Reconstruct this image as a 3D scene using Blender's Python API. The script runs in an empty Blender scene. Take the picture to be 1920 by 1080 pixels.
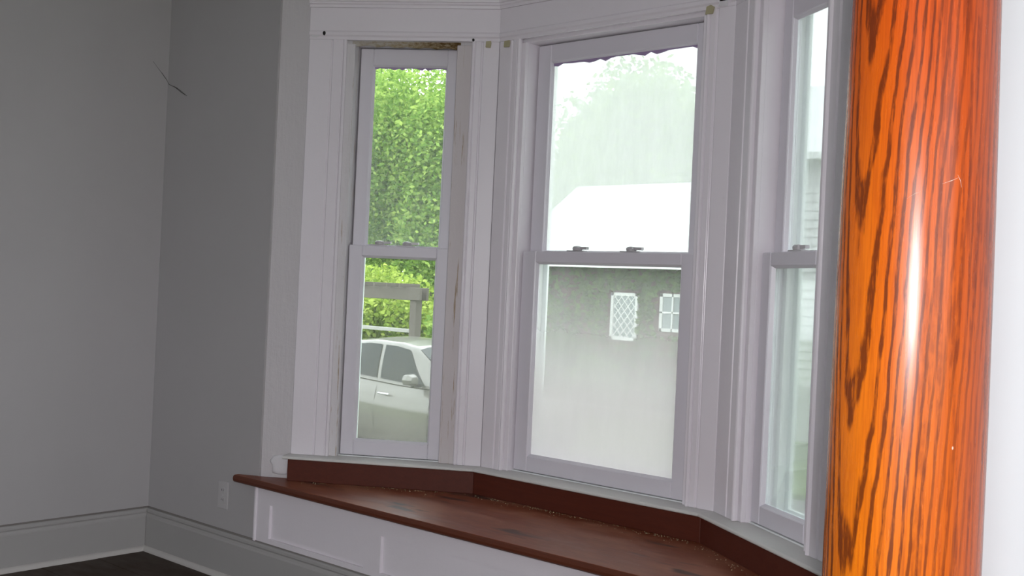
import bpy, bmesh, math, random
import numpy as np
from mathutils import Vector, Matrix

random.seed(7)
RNG = np.random.default_rng(11)
SC = bpy.context.scene
COL = SC.collection

# ------------------------------------------------------------------ camera
CAM = Vector((3.6235, -2.6571, 1.2499))
HEAD = math.radians(135) - 0.0694
PITCH, ROLL, FPX = 0.0021, 0.0459, 2026.3
fw = Vector((math.cos(HEAD) * math.cos(PITCH), math.sin(HEAD) * math.cos(PITCH), math.sin(PITCH)))
rt = fw.cross(Vector((0, 0, 1))).normalized()
up = rt.cross(fw)
cr, sr = math.cos(ROLL), math.sin(ROLL)
rt2 = rt * cr + up * sr
up2 = up * cr - rt * sr
cam_data = bpy.data.cameras.new('camera')
cam_data.sensor_width = 36.0
cam_data.lens = FPX / 1920 * 36.0
cam_data.clip_start, cam_data.clip_end = 0.02, 300
cam = bpy.data.objects.new('camera', cam_data)
M = Matrix.Identity(4)
for i in range(3):
    M[i][0], M[i][1], M[i][2], M[i][3] = rt2[i], up2[i], -fw[i], CAM[i]
cam.matrix_world = M
COL.objects.link(cam)
SC.camera = cam

# ------------------------------------------------------------------ world, lights, exposure
SKY = 4.4
world = bpy.data.worlds.new('overcast_sky')
SC.world = world
world.use_nodes = True
bg = world.node_tree.nodes['Background']
bg.inputs['Color'].default_value = (0.97, 0.985, 1.0, 1)
bg.inputs['Strength'].default_value = SKY

flash = bpy.data.lights.new('camera_flash', 'POINT')
flash.energy = 100
flash.shadow_soft_size = 0.022
flash.color = (1.0, 0.965, 0.985)
flash_o = bpy.data.objects.new('camera_flash', flash)
flash_o.location = CAM + Vector((0.03, 0.02, 0.07))
COL.objects.link(flash_o)

SC.view_settings.view_transform = 'Standard'
SC.view_settings.look = 'None'
SC.view_settings.exposure = 0.25
SC.view_settings.gamma = 1.0
SC.view_settings.use_curve_mapping = False


# ------------------------------------------------------------------ helpers
def tag(o, label=None, cat=None, group=None, kind=None):
    if label: o['label'] = label
    if cat: o['category'] = cat
    if group: o['group'] = group
    if kind: o['kind'] = kind
    return o


def empty(name, loc=(0, 0, 0)):
    o = bpy.data.objects.new(name, None)
    o.location = loc
    o.empty_display_size = 0.1
    COL.objects.link(o)
    return o


class MB:
    def __init__(s):
        s.v, s.f = [], []

    def add(s, verts, faces):
        b = len(s.v)
        s.v += [tuple(p) for p in verts]
        s.f += [tuple(i + b for i in f) for f in faces]
        return s

    def box(s, x0, x1, y0, y1, z0, z1, T=None):
        p = [(x, y, z) for z in (z0, z1) for y in (y0, y1) for x in (x0, x1)]
        if T: p = [T(*q) for q in p]
        return s.add(p, [(0, 2, 3, 1), (4, 5, 7, 6), (0, 1, 5, 4), (2, 6, 7, 3), (0, 4, 6, 2), (1, 3, 7, 5)])

    def loop(s, rings, cap=True, closed=True):
        n = len(rings[0]); b = len(s.v)
        for r in rings: s.v += [tuple(p) for p in r]
        for i in range(len(rings) - 1):
            for j in range(n if closed else n - 1):
                k = (j + 1) % n
                s.f.append((b + i * n + j, b + i * n + k, b + (i + 1) * n + k, b + (i + 1) * n + j))
        if cap:
            s.f.append(tuple(b + j for j in range(n))[::-1])
            s.f.append(tuple(b + (len(rings) - 1) * n + j for j in range(n)))
        return s

    def lathe(s, prof, c=(0, 0, 0), seg=32, axis='z', cap=True):
        rings = []
        for r, h in prof:
            ring = []
            for k in range(seg):
                a = 2 * math.pi * k / seg
                x, y = r * math.cos(a), r * math.sin(a)
                q = (x, y, h) if axis == 'z' else ((x, h, y) if axis == 'y' else (h, x, y))
                ring.append((c[0] + q[0], c[1] + q[1], c[2] + q[2]))
            rings.append(ring)
        return s.loop(rings, cap)

    def tube(s, pts, r, seg=6):
        rings = []
        for i, p in enumerate(pts):
            p = Vector(p)
            d = (Vector(pts[min(i + 1, len(pts) - 1)]) - Vector(pts[max(i - 1, 0)])).normalized()
            a = d.orthogonal().normalized(); b = d.cross(a)
            rr = r[i] if isinstance(r, (list, tuple)) else r
            rings.append([p + a * rr * math.cos(2 * math.pi * k / seg) + b * rr * math.sin(2 * math.pi * k / seg) for k in range(seg)])
        return s.loop(rings)

    def build(s, name, mat, parent=None, bevel=0, smooth=False, segs=1):
        me = bpy.data.meshes.new(name)
        me.from_pydata(s.v, [], s.f)
        bm = bmesh.new(); bm.from_mesh(me)
        bmesh.ops.recalc_face_normals(bm, faces=bm.faces)
        bm.to_mesh(me); bm.free()
        if mat: me.materials.append(mat)
        o = bpy.data.objects.new(name, me)
        COL.objects.link(o)
        if parent:
            o.parent = parent
            o.matrix_parent_inverse = parent.matrix_world.inverted() if parent.type == 'EMPTY' and False else Matrix.Identity(4)
        if smooth:
            me.polygons.foreach_set('use_smooth', [True] * len(me.polygons))
        if bevel:
            m = o.modifiers.new('edge', 'BEVEL'); m.width = bevel; m.segments = segs; m.limit_method = 'ANGLE'
            m.angle_limit = math.radians(40)
        return o


def mesh_np(name, verts, quads, mat, parent=None):
    me = bpy.data.meshes.new(name)
    n, q = len(verts), len(quads)
    me.vertices.add(n); me.vertices.foreach_set('co', verts.astype(np.float32).ravel())
    me.loops.add(q * 4); me.loops.foreach_set('vertex_index', quads.astype(np.int32).ravel())
    me.polygons.add(q); me.polygons.foreach_set('loop_start', np.arange(0, q * 4, 4, dtype=np.int32))
    me.update(calc_edges=True)
    me.materials.append(mat)
    o = bpy.data.objects.new(name, me)
    COL.objects.link(o)
    if parent: o.parent = parent
    return o


# ------------------------------------------------------------------ material helpers
class NT:
    def __init__(s, name):
        s.m = bpy.data.materials.new(name); s.m.use_nodes = True
        s.t = s.m.node_tree; s.t.nodes.clear()
        s.out = s.n('ShaderNodeOutputMaterial')

    def n(s, kind, **kw):
        nd = s.t.nodes.new(kind)
        for k, v in kw.items():
            if k.startswith('i_'):
                key = k[2:].replace('_', ' ')
                nd.inputs[key].default_value = v
            else: setattr(nd, k, v)
        return nd

    def l(s, a, b): s.t.links.new(a, b)

    def math(s, op, a, b=None, c=None, clamp=False):
        nd = s.n('ShaderNodeMath', operation=op, use_clamp=clamp)
        for i, x in enumerate((a, b, c)):
            if x is None: continue
            if hasattr(x, 'links'): s.l(x, nd.inputs[i])
            else: nd.inputs[i].default_value = x
        return nd.outputs[0]

    def mix(s, fac, a, b, blend='MIX'):
        nd = s.n('ShaderNodeMix', data_type='RGBA', blend_type=blend)
        for key, x in ((0, fac), (6, a), (7, b)):
            if hasattr(x, 'links'): s.l(x, nd.inputs[key])
            else: nd.inputs[key].default_value = x if key == 0 else (*x, 1)
        return nd.outputs[2]

    def ramp(s, fac, stops, interp='LINEAR'):
        nd = s.n('ShaderNodeValToRGB'); nd.color_ramp.interpolation = interp
        e = nd.color_ramp.elements
        while len(e) < len(stops): e.new(0.5)
        for el, (p, c) in zip(e, stops):
            el.position = p; el.color = (*c, 1) if hasattr(c, '__len__') else (c, c, c, 1)
        s.l(fac, nd.inputs[0])
        return nd.outputs[0]

    def coord(s, scale=(1, 1, 1), kind='Object', loc=(0, 0, 0), rot=(0, 0, 0)):
        tc = s.n('ShaderNodeTexCoord'); mp = s.n('ShaderNodeMapping')
        mp.inputs['Scale'].default_value = scale; mp.inputs['Location'].default_value = loc
        mp.inputs['Rotation'].default_value = rot
        s.l(tc.outputs[kind], mp.inputs[0]); return mp.outputs[0]

    def noise(s, vec, scale=5, detail=4, rough=0.55, dist=0):
        nd = s.n('ShaderNodeTexNoise'); nd.inputs['Scale'].default_value = scale
        nd.inputs['Detail'].default_value = detail; nd.inputs['Roughness'].default_value = rough
        nd.inputs['Distortion'].default_value = dist
        s.l(vec, nd.inputs['Vector']); return nd.outputs['Fac']

    def bsdf(s, color, rough=0.5, spec=0.5, metal=0, bump=None, bstr=0.2, bdist=0.01, coat=0):
        b = s.n('ShaderNodeBsdfPrincipled')
        for key, x in (('Base Color', color), ('Roughness', rough), ('Metallic', metal)):
            if hasattr(x, 'links'): s.l(x, b.inputs[key])
            else: b.inputs[key].default_value = (*x, 1) if key == 'Base Color' else x
        b.inputs['Specular IOR Level'].default_value = spec
        b.inputs['Coat Weight'].default_value = coat
        if bump is not None:
            bn = s.n('ShaderNodeBump'); bn.inputs['Strength'].default_value = bstr; bn.inputs['Distance'].default_value = bdist
            s.l(bump, bn.inputs['Height']); s.l(bn.outputs[0], b.inputs['Normal'])
        return b

    def done(s, sh):
        s.l(sh.outputs[0] if hasattr(sh, 'outputs') else sh, s.out.inputs[0]); return s.m


def plain(name, col, rough=0.5, metal=0, spec=0.5, var=0.06, scale=6):
    t = NT(name); n = t.noise(t.coord(), scale)
    c = t.mix(n, tuple(x * (1 - var) for x in col), tuple(min(1, x * (1 + var)) for x in col))
    return t.done(t.bsdf(c, rough, spec, metal))


def paint_mat(name, col, rough=0.42, dirt=0.25, dirtcol=(0.42, 0.38, 0.30), wear=0.0, bstr=0.12, scale=1.0):
    t = NT(name); v = t.coord()
    n1 = t.noise(v, 2.2 * scale, 5, 0.6); n2 = t.noise(v, 26 * scale, 6, 0.7); n3 = t.noise(t.coord((9, 9, 1.2)), 7, 4)
    c = t.mix(n1, tuple(x * 0.95 for x in col), tuple(min(1, x * 1.04) for x in col))
    spots = t.ramp(n2, [(0.66, 0), (0.80, 1)])
    c = t.mix(t.math('MULTIPLY', spots, dirt), c, dirtcol)
    if wear:
        wv = t.ramp(t.noise(t.coord((9, 9, 0.4)), 9, 6, 0.7), [(0.60 - wear * 0.3, 0), (0.66 - wear * 0.25, 1)])
        wood = t.mix(n2, (0.26, 0.18, 0.12), (0.48, 0.38, 0.28))
        c = t.mix(wv, c, wood)
    h = t.math('ADD', t.math('MULTIPLY', n3, 0.6), n2)
    return t.done(t.bsdf(c, rough, 0.45, bump=h, bstr=bstr, bdist=0.004))


WALLC = (0.62, 0.60, 0.62)
M_wall = paint_mat('wall_paint', (0.455, 0.437, 0.445), 0.6, 0.10, bstr=0.08)
M_rwall = paint_mat('partition_paint', (0.555, 0.60, 0.625), 0.65, 0.03, bstr=0.05)
M_bay = paint_mat('bay_plaster_paint', (0.59, 0.56, 0.58), 0.34, 0.15, bstr=0.7, scale=0.6)
M_trim = paint_mat('trim_paint', (0.80, 0.755, 0.805), 0.25, 0.25, bstr=0.18)
M_sash = paint_mat('sash_paint', (0.70, 0.67, 0.73), 0.30, 0.2, bstr=0.12)
M_base = paint_mat('baseboard_paint', (0.405, 0.392, 0.388), 0.5, 0.35, (0.36, 0.31, 0.25), bstr=0.15)
M_qr = paint_mat('quarter_round_paint', (0.58, 0.555, 0.54), 0.5, 0.6, (0.30, 0.24, 0.18), bstr=0.2)
M_ledge = paint_mat('dark_ledge_paint', (0.24, 0.22, 0.21), 0.8, 0.5, (0.14, 0.11, 0.09), bstr=0.3)
M_worn = paint_mat('worn_trim_paint', (0.66, 0.635, 0.655), 0.5, 0.5, (0.40, 0.34, 0.22), wear=0.03, bstr=0.4)
M_jworn = paint_mat('worn_jamb_paint', (0.60, 0.55, 0.56), 0.5, 0.5, (0.34, 0.25, 0.17), wear=0.07, bstr=0.4)
t = NT('rotten_wood'); v = t.coord(kind='Generated'); sp = t.n('ShaderNodeSeparateXYZ'); t.l(v, sp.inputs[0])
nn = t.noise(t.coord((6, 6, 14)), 9, 6, 0.7)
k_ = t.math('ADD', t.math('MULTIPLY', sp.outputs[0], 0.62), t.math('MULTIPLY', t.math('SUBTRACT', nn, 0.5), 1.5), clamp=True)
M_rot = t.done(t.bsdf(t.ramp(k_, [(0.05, (0.56, 0.52, 0.47)), (0.35, (0.42, 0.34, 0.22)), (0.62, (0.17, 0.10, 0.035)), (0.9, (0.06, 0.03, 0.01))]), 0.85, 0.2, bump=nn, bstr=0.8))
M_lav = plain('lavender_paint', (0.36, 0.27, 0.45), 0.5)
M_stool = paint_mat('sill_paint', (0.66, 0.65, 0.63), 0.45, 0.6, (0.40, 0.37, 0.27), bstr=0.3)
M_glue = paint_mat('yellow_glue', (0.42, 0.38, 0.24), 0.7, 0.5, (0.25, 0.20, 0.10), bstr=0.6)
M_dark = plain('dark_hole', (0.012, 0.010, 0.012), 0.9)
M_alu = plain('storm_aluminium', (0.84, 0.90, 0.90), 0.45, 0.0)
M_lock = plain('sash_lock_paint', (0.55, 0.53, 0.55), 0.35, 0.2)
M_plate = plain('outlet_plastic', (0.50, 0.48, 0.49), 0.4)
M_ext = plain('exterior_white_paint', (0.88, 0.91, 0.905), 0.6)
M_web = plain('cobweb_grey', (0.10, 0.09, 0.09), 0.9)
M_lump = paint_mat('plaster_patch_paint', (0.70, 0.68, 0.71), 0.3, 0.1, bstr=0.5)


def red_wood(name, lo, hi, rough, dust=0.0, axis=(1, 14, 14), dark=0.0):
    t = NT(name)
    v = t.coord(axis)
    g = t.noise(v, 6, 6, 0.65, 0.6)
    g2 = t.noise(t.coord((axis[0] * 3, axis[1] * 5, axis[2] * 5)), 8, 3)
    c = t.mix(t.math('ADD', t.math('MULTIPLY', g, 0.7), t.math('MULTIPLY', g2, 0.3)), lo, hi)
    n = t.noise(t.coord((1.2, 3, 3), loc=(0.3, 0.1, 0)), 3.1, 5, 0.62)
    if dust:
        c = t.mix(t.math('MULTIPLY', t.ramp(n, [(0.46, 0), (0.66, 1)]), dust), c, (0.335, 0.135, 0.082))
        sp = t.noise(t.coord(), 60, 2)
        c = t.mix(t.ramp(sp, [(0.73, 0), (0.78, 0.6)]), c, (0.45, 0.38, 0.28))
    if dark:
        n2 = t.noise(t.coord((1.6, 5, 3), loc=(2.3, 0.7, 0)), 2.3, 3, 0.5)
        c = t.mix(t.math('MULTIPLY', t.ramp(n2, [(0.60, 0), (0.70, 1)]), dark), c, (0.05, 0.028, 0.026))
    r = t.ramp(n, [(0.3, rough - 0.06), (0.7, rough + 0.14)])
    return t.done(t.bsdf(c, r, 0.3, bump=g, bstr=0.12, bdist=0.002))


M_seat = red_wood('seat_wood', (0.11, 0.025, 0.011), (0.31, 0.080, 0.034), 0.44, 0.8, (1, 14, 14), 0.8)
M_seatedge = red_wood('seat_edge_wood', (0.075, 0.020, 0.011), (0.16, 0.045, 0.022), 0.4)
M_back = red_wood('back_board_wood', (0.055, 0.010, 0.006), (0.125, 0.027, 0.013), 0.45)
M_floor = red_wood('floor_wood', (0.024, 0.013, 0.007), (0.055, 0.030, 0.015), 0.5)


def glass_mat(name, haze_lo, haze_hi, z0=0.6, z1=1.4, tint=(0.965, 0.985, 0.98), streak=0.15, col=(0.86, 0.90, 0.88), power=1.0):
    """clear pane with a film of dirt; the film scatters daylight and thickens from z1 down to z0"""
    t = NT(name)
    tr = t.n('ShaderNodeBsdfTransparent'); tr.inputs[0].default_value = (*tint, 1)
    gl = t.n('ShaderNodeBsdfGlossy'); gl.inputs['Roughness'].default_value = 0.03
    gl.inputs[0].default_value = (0.9, 0.9, 0.9, 1)
    fr = t.n('ShaderNodeFresnel'); fr.inputs[0].default_value = 1.45
    m1 = t.n('ShaderNodeMixShader'); t.l(t.math('MULTIPLY', fr.outputs[0], 0.6), m1.inputs[0]); t.l(tr.outputs[0], m1.inputs[1]); t.l(gl.outputs[0], m1.inputs[2])
    tl = t.n('ShaderNodeBsdfTranslucent'); tl.inputs[0].default_value = (*col, 1)
    df = t.n('ShaderNodeBsdfDiffuse'); df.inputs[0].default_value = (*tuple(x * 0.8 for x in col), 1)
    ms = t.n('ShaderNodeMixShader'); ms.inputs[0].default_value = 0.25; t.l(tl.outputs[0], ms.inputs[1]); t.l(df.outputs[0], ms.inputs[2])
    geo = t.n('ShaderNodeNewGeometry'); sp = t.n('ShaderNodeSeparateXYZ'); t.l(geo.outputs['Position'], sp.inputs[0])
    g = t.math('DIVIDE', t.math('SUBTRACT', z1, sp.outputs[2]), z1 - z0, clamp=True)
    g = t.math('POWER', g, power)
    f = t.math('ADD', t.math('MULTIPLY', g, haze_hi - haze_lo), haze_lo)
    n = t.noise(t.coord((3, 3, 0.8), 'Object'), 5, 6, 0.7)
    f = t.math('ADD', f, t.math('MULTIPLY', t.math('SUBTRACT', n, 0.5), streak), clamp=True)
    m2 = t.n('ShaderNodeMixShader'); t.l(f, m2.inputs[0]); t.l(m1.outputs[0], m2.inputs[1]); t.l(ms.outputs[0], m2.inputs[2])
    return t.done(m2)


M_g1u = glass_mat('glass_faint_film', 0.03, 0.10, 1.4, 2.1, col=(0.5, 0.52, 0.5), streak=0.05)
M_g1l = glass_mat('glass_dusty_foot', 0.02, 0.26, 0.6, 1.1, col=(0.36, 0.34, 0.29), streak=0.08)
M_g2u = glass_mat('glass_bright_film', 0.60, 0.66, 1.4, 2.1, streak=0.25, col=(0.84, 0.855, 0.85))
M_g2l = glass_mat('glass_fogged_foot', 0.10, 0.80, 0.84, 1.40, streak=0.10, col=(0.71, 0.68, 0.69), power=1.8)
M_g3 = glass_mat('glass_light_film', 0.06, 0.16, streak=0.06, col=(0.5, 0.53, 0.52))
M_gst = glass_mat('storm_glass', 0.02, 0.03, streak=0.02, col=(0.5, 0.5, 0.5))

# ------------------------------------------------------------------ plan of the bay
A_ = 0.5807
L1, L2 = 0.9056, 1.0474
TA = math.tan(A_ / 2)
P0 = Vector((0, 0, 0))
P1 = Vector((math.cos(A_), math.sin(A_), 0)) * L1
P2 = P1 + Vector((L2, 0, 0))
P3 = P2 + Vector((math.cos(A_), -math.sin(A_), 0)) * L1


class Frame:
    """s along the wall, off towards the room, z up"""
    def __init__(s, A, B):
        s.A = A; s.t = (B - A).normalized(); s.n = Vector((s.t.y, -s.t.x, 0)); s.L = (B - A).length

    def __call__(s, u, o, z):
        p = s.A + s.t * u + s.n * o
        return (p.x, p.y, z)


F1, F2, F3 = Frame(P0, P1), Frame(P1, P2), Frame(P2, P3)
FB = Frame(Vector((-0.8207, 0, 0)), P0)
XL = -0.8207
KM = {1: (-TA, -TA), 2: (TA, -TA), 3: (TA, TA)}    # mitre of each bay wall at its two ends


def hprism(mb, F, sec, s0, s1, k0=0, k1=0):
    """section [(off, z)] run along s, ends sheared by k*off"""
    mb.loop([[F(s0 + k0 * o, o, z) for o, z in sec], [F(s1 + k1 * o, o, z) for o, z in sec]])
    return mb


def vprism(mb, F, poly, z0, z1):
    """section [(s, off)] run along z"""
    mb.loop([[F(u, o, z0) for u, o in poly], [F(u, o, z1) for u, o in poly]])
    return mb


def fbox(mb, F, s0, s1, o0, o1, z0, z1):
    return mb.box(s0, s1, o0, o1, z0, z1, F)


# ------------------------------------------------------------------ room shell
CEIL = 2.78
XR, YR = 6.2, -5.6
G = -0.84      # ground level outside

fl = MB(); fl.box(XL - 0.1, XR, YR, 0.0, -0.12, -0.012)
floor = tag(fl.build('floor', M_floor), 'dark brown wooden floor of the room', None, None, 'structure')
bw = 0.083
board = None
yb = -0.004
i = 0
while yb > -1.9:
    x0, x1 = XL + 0.002, 3.6
    cut = XL + 0.7 + (i * 0.53) % 1.3
    for (a, b) in ((x0, cut - 0.0008), (cut + 0.0008, x1)):
        m = MB(); m.box(a, b, yb - bw + 0.0012, yb, -0.012, 0.0 + 0.0004 * ((i * 7) % 3))
        m.build('floor_board', M_floor, floor)
    yb -= bw; i += 1
m = MB(); m.box(XL, XR, YR, yb, -0.012, 0.0); m.build('far_floor_boards', M_floor, floor)

c = MB(); c.box(XL - 0.1, XR + 0.1, YR - 0.1, 0.14, CEIL, CEIL + 0.1)
tag(c.build('ceiling', M_rwall), 'white ceiling of the room', None, None, 'structure')
w = MB(); w.box(XL - 0.12, XL, YR, 0.14, -0.12, CEIL)
wall_left = tag(w.build('wall_left', M_wall), 'plain grey painted wall at the far left', None, None, 'structure')
w = MB(); hprism(w, FB, [(0, -0.12), (0, CEIL), (-0.14, CEIL), (-0.14, -0.12)], 0, FB.L, 0, TA)
wall_back = tag(w.build('wall_back', M_wall), 'shaded grey wall with an outlet beside the bay', None, None, 'structure')
FR = Frame(P3, Vector((XR, 0, 0)))
w = MB(); hprism(w, FR, [(0, -0.12), (0, CEIL), (-0.14, CEIL), (-0.14, -0.12)], 0, FR.L, -TA, 0)
tag(w.build('wall_back_far', M_wall), 'grey wall beyond the bay behind the column', None, None, 'structure')
w = MB(); w.box(P0.x, P3.x, -0.0, 0.14, 2.452, CEIL)
tag(w.build('wall_over_bay', M_wall), 'grey wall above the bay opening', None, None, 'structure')
w = MB()
RW = [(3.0, 4.3)]  # unseen rear window opening, added to brighten the walls with daylight
for a, b in ((XL, 3.0), (4.3, XR)): w.box(a, b, YR - 0.12, YR, -0.12, CEIL)
for a, b in RW:
    w.box(a, b, YR - 0.12, YR, -0.12, 0.6); w.box(a, b, YR - 0.12, YR, 2.25, CEIL)
tag(w.build('wall_rear', M_rwall), 'white wall behind the camera with an added window opening', None, None, 'structure')
for i, (a, b) in enumerate(RW):
    f = MB()
    f.box(a - 0.09, a, YR, YR + 0.02, 0.55, 2.34); f.box(b, b + 0.09, YR, YR + 0.02, 0.55, 2.34)
    f.box(a, b, YR, YR + 0.02, 2.25, 2.34); f.box(a, b, YR - 0.08, YR + 0.05, 0.56, 0.6)
    f.box(a, b, YR - 0.07, YR - 0.03, 1.40, 1.45)
    tag(f.build('window_4', M_trim), 'added unseen window in the rear wall, letting in fill daylight', None, None, 'structure')
# side wall with an unseen wide window, added to fill the room with daylight
w = MB(); SY0, SY1 = -4.9, -2.0
w.box(XR, XR + 0.12, YR, SY0, -0.12, CEIL); w.box(XR, XR + 0.12, SY1, 0.14, -0.12, CEIL)
w.box(XR, XR + 0.12, SY0, SY1, -0.12, 0.6); w.box(XR, XR + 0.12, SY0, SY1, 2.3, CEIL)
tag(w.build('wall_side', M_rwall), 'white side wall with an added wide window opening', None, None, 'structure')
f = MB()
for y in (SY0, (SY0 + SY1) / 2 - 0.06, SY1 - 0.12): f.box(XR - 0.02, XR + 0.06, y, y + 0.12, 0.6, 2.3)
f.box(XR - 0.05, XR + 0.06, SY0, SY1, 0.56, 0.6); f.box(XR - 0.02, XR + 0.06, SY0, SY1, 2.3, 2.4); f.box(XR + 0.02, XR + 0.06, SY0, SY1, 1.42, 1.47)
tag(f.build('window_5', M_trim), 'added unseen wide window in the side wall, letting in fill daylight', None, None, 'structure')

# bay walls around their openings ----------------------------------------------------------
OPEN = {1: (0.270, 0.810), 2: (0.095, 0.952), 3: (0.130, 0.600)}
FRM = {1: F1, 2: F2, 3: F3}
ZO0, ZO1 = 0.53, 2.24
WF, WT = -0.012, -0.15       # inner and outer face of the bay walls
SIDE = {1: 'left', 2: 'center', 3: 'right'}
bay_walls = {}
for k in (1, 2, 3):
    F = FRM[k]; a, b = OPEN[k]; k0, k1 = KM[k]; L = F.L
    w = MB()
    sec = lambda z0, z1: [(WF, z0), (WF, z1), (WT, z1), (WT, z0)]
    hprism(w, F, sec(-0.9, ZO0), 0, L, k0, k1)
    hprism(w, F, sec(ZO1, 2.6), 0, L, k0, k1)
    hprism(w, F, sec(ZO0, ZO1), 0, a, k0, 0)
    hprism(w, F, sec(ZO0, ZO1), b, L, 0, k1)
    bay_walls[k] = tag(w.build('wall_bay_' + SIDE[k], M_bay),
                       {1: 'painted bay wall around the narrow window showing trees', 2: 'painted bay wall around the wide middle window',
                        3: 'painted bay wall around the narrow window beside the column'}[k], None, None, 'structure')
m = MB()
poly = [(0, 0.0), (P1.x - 0.02, P1.y + 0.13), (P2.x + 0.02, P2.y + 0.13), (P3.x, 0.0)]
m.loop([[(x, y, 2.46) for x, y in poly], [(x, y, 2.60) for x, y in poly]])
tag(m.build('ceiling_bay', M_rwall), 'low ceiling over the window bay', None, None, 'structure')
m = MB(); m.loop([[(x, y, -0.12) for x, y in poly], [(x, y, -0.0) for x, y in poly]])
tag(m.build('floor_bay', M_floor), 'hidden floor under the window seat', None, None, 'structure')

# white partition behind the column ------------------------------------------------------
ch = HEAD - math.radians(20.33)
CDIST, CRAD = 1.62, 0.1050
CC = CAM + Vector((math.cos(ch), math.sin(ch), 0)) * CDIST
w = MB(); w.box(CC.x - 0.03, XR, CC.y + CRAD + 0.012, CC.y + CRAD + 0.14, 0, CEIL)
tag(w.build('wall_right', M_rwall, bevel=0.004), 'bright white wall directly behind the column', None, None, 'structure')

# baseboards ----------------------------------------------------------------------------
FLf = Frame(Vector((XL, -4.0, 0)), Vector((XL, 0, 0)))
bsec = [(0, 0), (0, 0.189), (0.010, 0.189), (0.016, 0.183), (0.016, 0.172), (0.011, 0.166), (0.014, 0.156), (0.019, 0.150), (0.019, 0)]
qsec = [(0.019, 0)] + [(0.019 + 0.017 * math.sin(t), 0.021 * math.cos(t)) for t in [i * math.pi / 2 / 6 for i in range(7)]]
def baseboard(name, F, s0, s1, k0, k1, lab):
    b = hprism(MB(), F, bsec, s0, s1, k0, k1).build(name, M_base, bevel=0.002)
    tag(b, lab, None, None, 'structure')
    hprism(MB(), F, qsec, s0, s1, k0, k1).build('quarter_round', M_qr, b)
    hprism(MB(), F, [(0, 0.189), (0, 0.194), (0.006, 0.193), (0.012, 0.189)], s0, s1, k0, k1).build('dark_ledge', M_ledge, b)  # darker strip along the top of the baseboard
    return b
baseboard('baseboard_left', FLf, 0, 4.0, 0, -1, 'tall moulded baseboard along the far left wall')
baseboard('baseboard_back', FB, 0, 0.8207 + P3.x, 1, 0, 'tall moulded baseboard running on under the window seat')

# ------------------------------------------------------------------ windows
CAS = {1: ((0.127, 0.284), (0.795, L1)), 2: ((0.0, 0.109), (0.937, L2)), 3: ((0.0, 0.147), (0.575, 0.72))}
SASH = {1: (0.317, 0.732), 2: (0.130, 0.917), 3: (0.170, 0.540)}
GL = {1: (0.374, 0.682), 2: (0.198, 0.853), 3: (0.226, 0.488)}
ZST = 0.550
LOCKS = {1: [0.44, 0.555], 2: [0.385, 0.63], 3: [0.36]}
PANES = {1: (M_g1u, M_g1l), 2: (M_g2u, M_g2l), 3: (M_g3, M_g3)}
WLAB = {1: 'narrow sash window with clear panes showing trees and a car',
        2: 'wide middle sash window with milky fogged panes',
        3: 'narrow sash window beside the column, seen edge on'}


def casing_poly(s0, s1, inner, k=0.0):
    """board with a stepped moulding on the side of the opening; inner=+1 when the opening lies at larger s"""
    w = s1 - s0
    q = w * 0.60
    prof = [(0, WF), (0, -0.002), (0.003, 0.000), (q - 0.003, 0.000), (q, -0.005), (q + 0.004, -0.005), (q + 0.007, 0.001), (w - 0.017, 0.001),
            (w - 0.015, -0.003), (w - 0.012, 0.003), (w - 0.007, 0.007), (w - 0.002, 0.004), (w, -0.001), (w, WF)]
    if inner < 0: return [(s1 - u, o) for u, o in prof]
    return [(s0 + u, o) for u, o in prof]


def sash(name, F, s0, s1, g0, g1, z0, z1, zg0, zg1, off, th, mat, parent, pane_mat):
    m = MB()
    fbox(m, F, s0, g0, off - th, off, z0, z1)
    fbox(m, F, g1, s1, off - th, off, z0, z1)
    fbox(m, F, g0, g1, off - th, off, z0, zg0)
    fbox(m, F, g0, g1, off - th, off, zg1, z1)
    o = m.build(name, mat, parent, bevel=0.003)
    # glazing bead
    b = MB(); e = 0.007; q = off - th * 0.45
    hprism(b, F, [(off - 0.006, zg0), (q, zg0), (q, zg0 + e)], g0, g1)
    hprism(b, F, [(off - 0.006, zg1), (q, zg1), (q, zg1 - e)], g0, g1)
    vprism(b, F, [(g0, off - 0.006), (g0, q), (g0 + e, q)], zg0, zg1)
    vprism(b, F, [(g1, off - 0.006), (g1, q), (g1 - e, q)], zg0, zg1)
    b.build('glazing_bead', mat, o)
    p = MB(); fbox(p, F, g0 - 0.004, g1 + 0.004, q - 0.004, q - 0.001, zg0 - 0.004, zg1 + 0.004)
    p.build('pane', pane_mat, o)
    return o


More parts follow.
